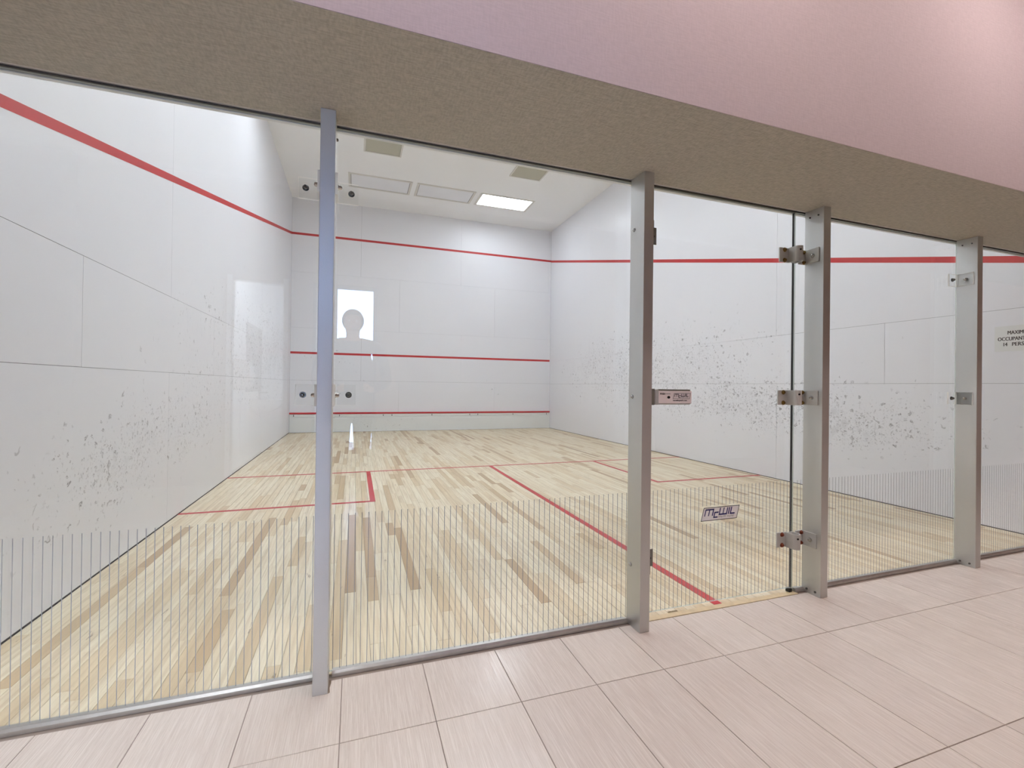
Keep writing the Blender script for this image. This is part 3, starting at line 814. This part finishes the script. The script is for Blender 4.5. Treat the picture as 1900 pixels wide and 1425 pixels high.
# ---- occupancy sign on the side wall
sg = empty('occupancy_sign', (W, 0.23, 1.47)); tag(sg, 'white notice with black capitals on the side wall past the last post', 'sign')
box('plate', 'sign_white', W - 0.0040, W - 0.0012, 0.084, 0.378, 1.468, 1.676, sg, bevel=0.0008)
for (body, ya, zb, wd) in (('MAXIMUM', 0.299, 1.606, 0.138), ('OCCUPANT LOAD', 0.358, 1.556, 0.256), ('14', 0.327, 1.511, 0.028), ('PERSONS', 0.272, 1.511, 0.144)):
    text_part('sign_text', body, 0.0425, 'print_black', sg, lambda u, v, w, ya=ya, zb=zb: Vector((W - 0.0041 - w, ya - u, zb + v)), bold=0.0013, width=wd)

# ================================================================== THE PHOTOGRAPHER (seen as a faint reflection)
def person():
    cx, cy = 1.39, -2.26
    V = []; E_ = []; Rr = []
    def v(x, y, z, rx, ry=None, link=None):
        V.append((cx + x, cy + y, z)); Rr.append((rx, ry or rx))
        if link is not None: E_.append((link, len(V) - 1))
        return len(V) - 1
    pel = v(0, 0, 0.94, 0.195, 0.130)
    sp1 = v(0, 0.0, 1.10, 0.190, 0.120, pel); ch = v(0, -0.01, 1.31, 0.200, 0.125, sp1); uc = v(0, -0.015, 1.455, 0.140, 0.090, ch)
    nk = v(0, -0.005, 1.525, 0.054, 0.054, uc); jw = v(0, 0.015, 1.590, 0.062, 0.070, nk); hd = v(0, 0.012, 1.665, 0.078, 0.094, jw); tp = v(0, 0.002, 1.735, 0.066, 0.076, hd)
    wrist = {}
    for sd in (-1, 1):
        sh = v(sd * 0.215, -0.01, 1.455, 0.066, 0.066, uc)
        el = v(sd * 0.300, -0.03, 1.160, 0.050, 0.046, sh)
        fo = v(sd * 0.200, 0.12, 1.100, 0.040, 0.040, el)
        wr_ = v(sd * 0.125 + 0.02, 0.245, 1.085, 0.026, 0.022, fo)
        pa = v(sd * 0.105 + 0.02, 0.285, 1.095, 0.026, 0.017, wr_)
        for k, (dz, ln) in enumerate(((0.028, 0.030), (0.010, 0.034), (-0.008, 0.032), (-0.024, 0.026))):
            a = v(sd * 0.100 + 0.02, 0.303, 1.100 + dz, 0.0085, 0.0085, pa)
            b = v(sd * (0.100 - ln * 0.5) + 0.02, 0.318, 1.103 + dz, 0.0080, 0.0080, a)
            v(sd * (0.100 - ln * 1.1) + 0.02, 0.318, 1.106 + dz, 0.0070, 0.0070, b)
        t1 = v(sd * 0.090 + 0.02, 0.275, 1.120, 0.0100, 0.0100, pa); t2 = v(sd * 0.066 + 0.02, 0.278, 1.135, 0.0090, 0.0090, t1); v(sd * 0.046 + 0.02, 0.282, 1.140, 0.0080, 0.0080, t2)
        hp = v(sd * 0.090, 0.0, 0.86, 0.098, 0.100, pel); kn = v(sd * 0.085, 0.015, 0.50, 0.062, 0.064, hp)
        cf = v(sd * 0.083, -0.015, 0.36, 0.056, 0.060, kn); an = v(sd * 0.083, -0.02, 0.10, 0.040, 0.044, cf)
        he = v(sd * 0.086, -0.03, 0.042, 0.040, 0.040, an); v(sd * 0.098, 0.15, 0.034, 0.040, 0.030, he)
    me = bpy.data.meshes.new('person'); me.from_pydata(V, E_, [])
    tmp = bpy.data.objects.new('person_skeleton', me); COL.objects.link(tmp)
    tmp.modifiers.new('skin', 'SKIN'); sv = me.skin_vertices[0].data
    for i, (rx, ry) in enumerate(Rr): sv[i].radius = (rx, ry); sv[i].use_root = (i == pel)
    ss = tmp.modifiers.new('smooth', 'SUBSURF'); ss.levels = 2; ss.render_levels = 2
    dg = bpy.context.evaluated_depsgraph_get(); dg.update()
    body = bpy.data.meshes.new_from_object(tmp.evaluated_get(dg))
    bpy.data.objects.remove(tmp, do_unlink=True)
    body.materials.clear()
    for mm in ('jacket', 'trousers', 'skin', 'shoe'): body.materials.append(MAT[mm])
    zmin = min(q.co.z for q in body.vertices)
    for q in body.vertices: q.co.z = max(q.co.z - (zmin if q.co.z < 0.2 else 0), 0.001) if q.co.z < 0.2 else q.co.z
    for pl in body.polygons:
        c = pl.center; pl.use_smooth = True
        ly, lx = c.y - cy, abs(c.x - cx - 0.02)
        pl.material_index = 2 if (c.z > 1.505 and abs(c.x - cx) < 0.085) or (ly > 0.235 and c.z > 0.9) else 3 if c.z < 0.085 else 1 if c.z < 0.84 else 0
    o = bpy.data.objects.new('person', body); COL.objects.link(o)
    tag(o, 'person in dark jacket and trousers holding up a phone, reflected in the glass', 'person')
    # hair: a cap over the back and crown of the head
    bm = bmesh.new(); bmesh.ops.create_uvsphere(bm, u_segments=24, v_segments=16, radius=1.0)
    for q in list(bm.verts):
        x, y, z = q.co
        q.co = Vector((cx + x * 0.092, cy - 0.004 + y * 0.108 - 0.012, 1.682 + z * 0.102))
    bmesh.ops.delete(bm, geom=[q for q in bm.verts if q.co.y > cy + 0.045 and q.co.z < 1.715 or q.co.z < 1.60], context='VERTS')
    hm = bpy.data.meshes.new('hair'); bm.to_mesh(hm); bm.free(); hm.materials.append(MAT['hair'])
    for pl in hm.polygons: pl.use_smooth = True
    ho = bpy.data.objects.new('hair', hm); COL.objects.link(ho); attach(ho, o)
    for sd in (-1, 1):
        eb = bmesh.new(); bmesh.ops.create_uvsphere(eb, u_segments=12, v_segments=8, radius=0.009)
        for q in eb.verts: q.co += Vector((cx + sd * 0.030, cy + 0.096, 1.668))
        em = bpy.data.meshes.new('eye'); eb.to_mesh(em); eb.free(); em.materials.append(MAT['porcelain'])
        eo = bpy.data.objects.new('eye', em); COL.objects.link(eo); attach(eo, o)
    MB().prism([(cy + 0.095, 1.628), (cy + 0.128, 1.632), (cy + 0.100, 1.672)], 0, cx - 0.012, cx + 0.012).build('nose', 'skin', o, bevel=0.004, seg=2)
    box('mouth', 'bolt_rust', cx - 0.022, cx + 0.022, cy + 0.076, cy + 0.087, 1.600, 1.606, o, bevel=0.002)
    return o
person()
ph = empty('phone', tuple(CAM - fw * 0.03 - up2 * 0.02)); tag(ph, 'dark phone held at chest height by the photographer', 'phone')
mb = MB().box(-0.078, 0.078, -0.040, 0.034, -0.0045, 0.0045)
po_ = mb.build('phone_body', 'black', None, bevel=0.004, seg=2)
po_.matrix_world = M @ Matrix.Translation((0, -0.01, 0.03)); 
po_.parent = ph; po_.matrix_parent_inverse = Matrix.Translation(-Vector(ph.location))
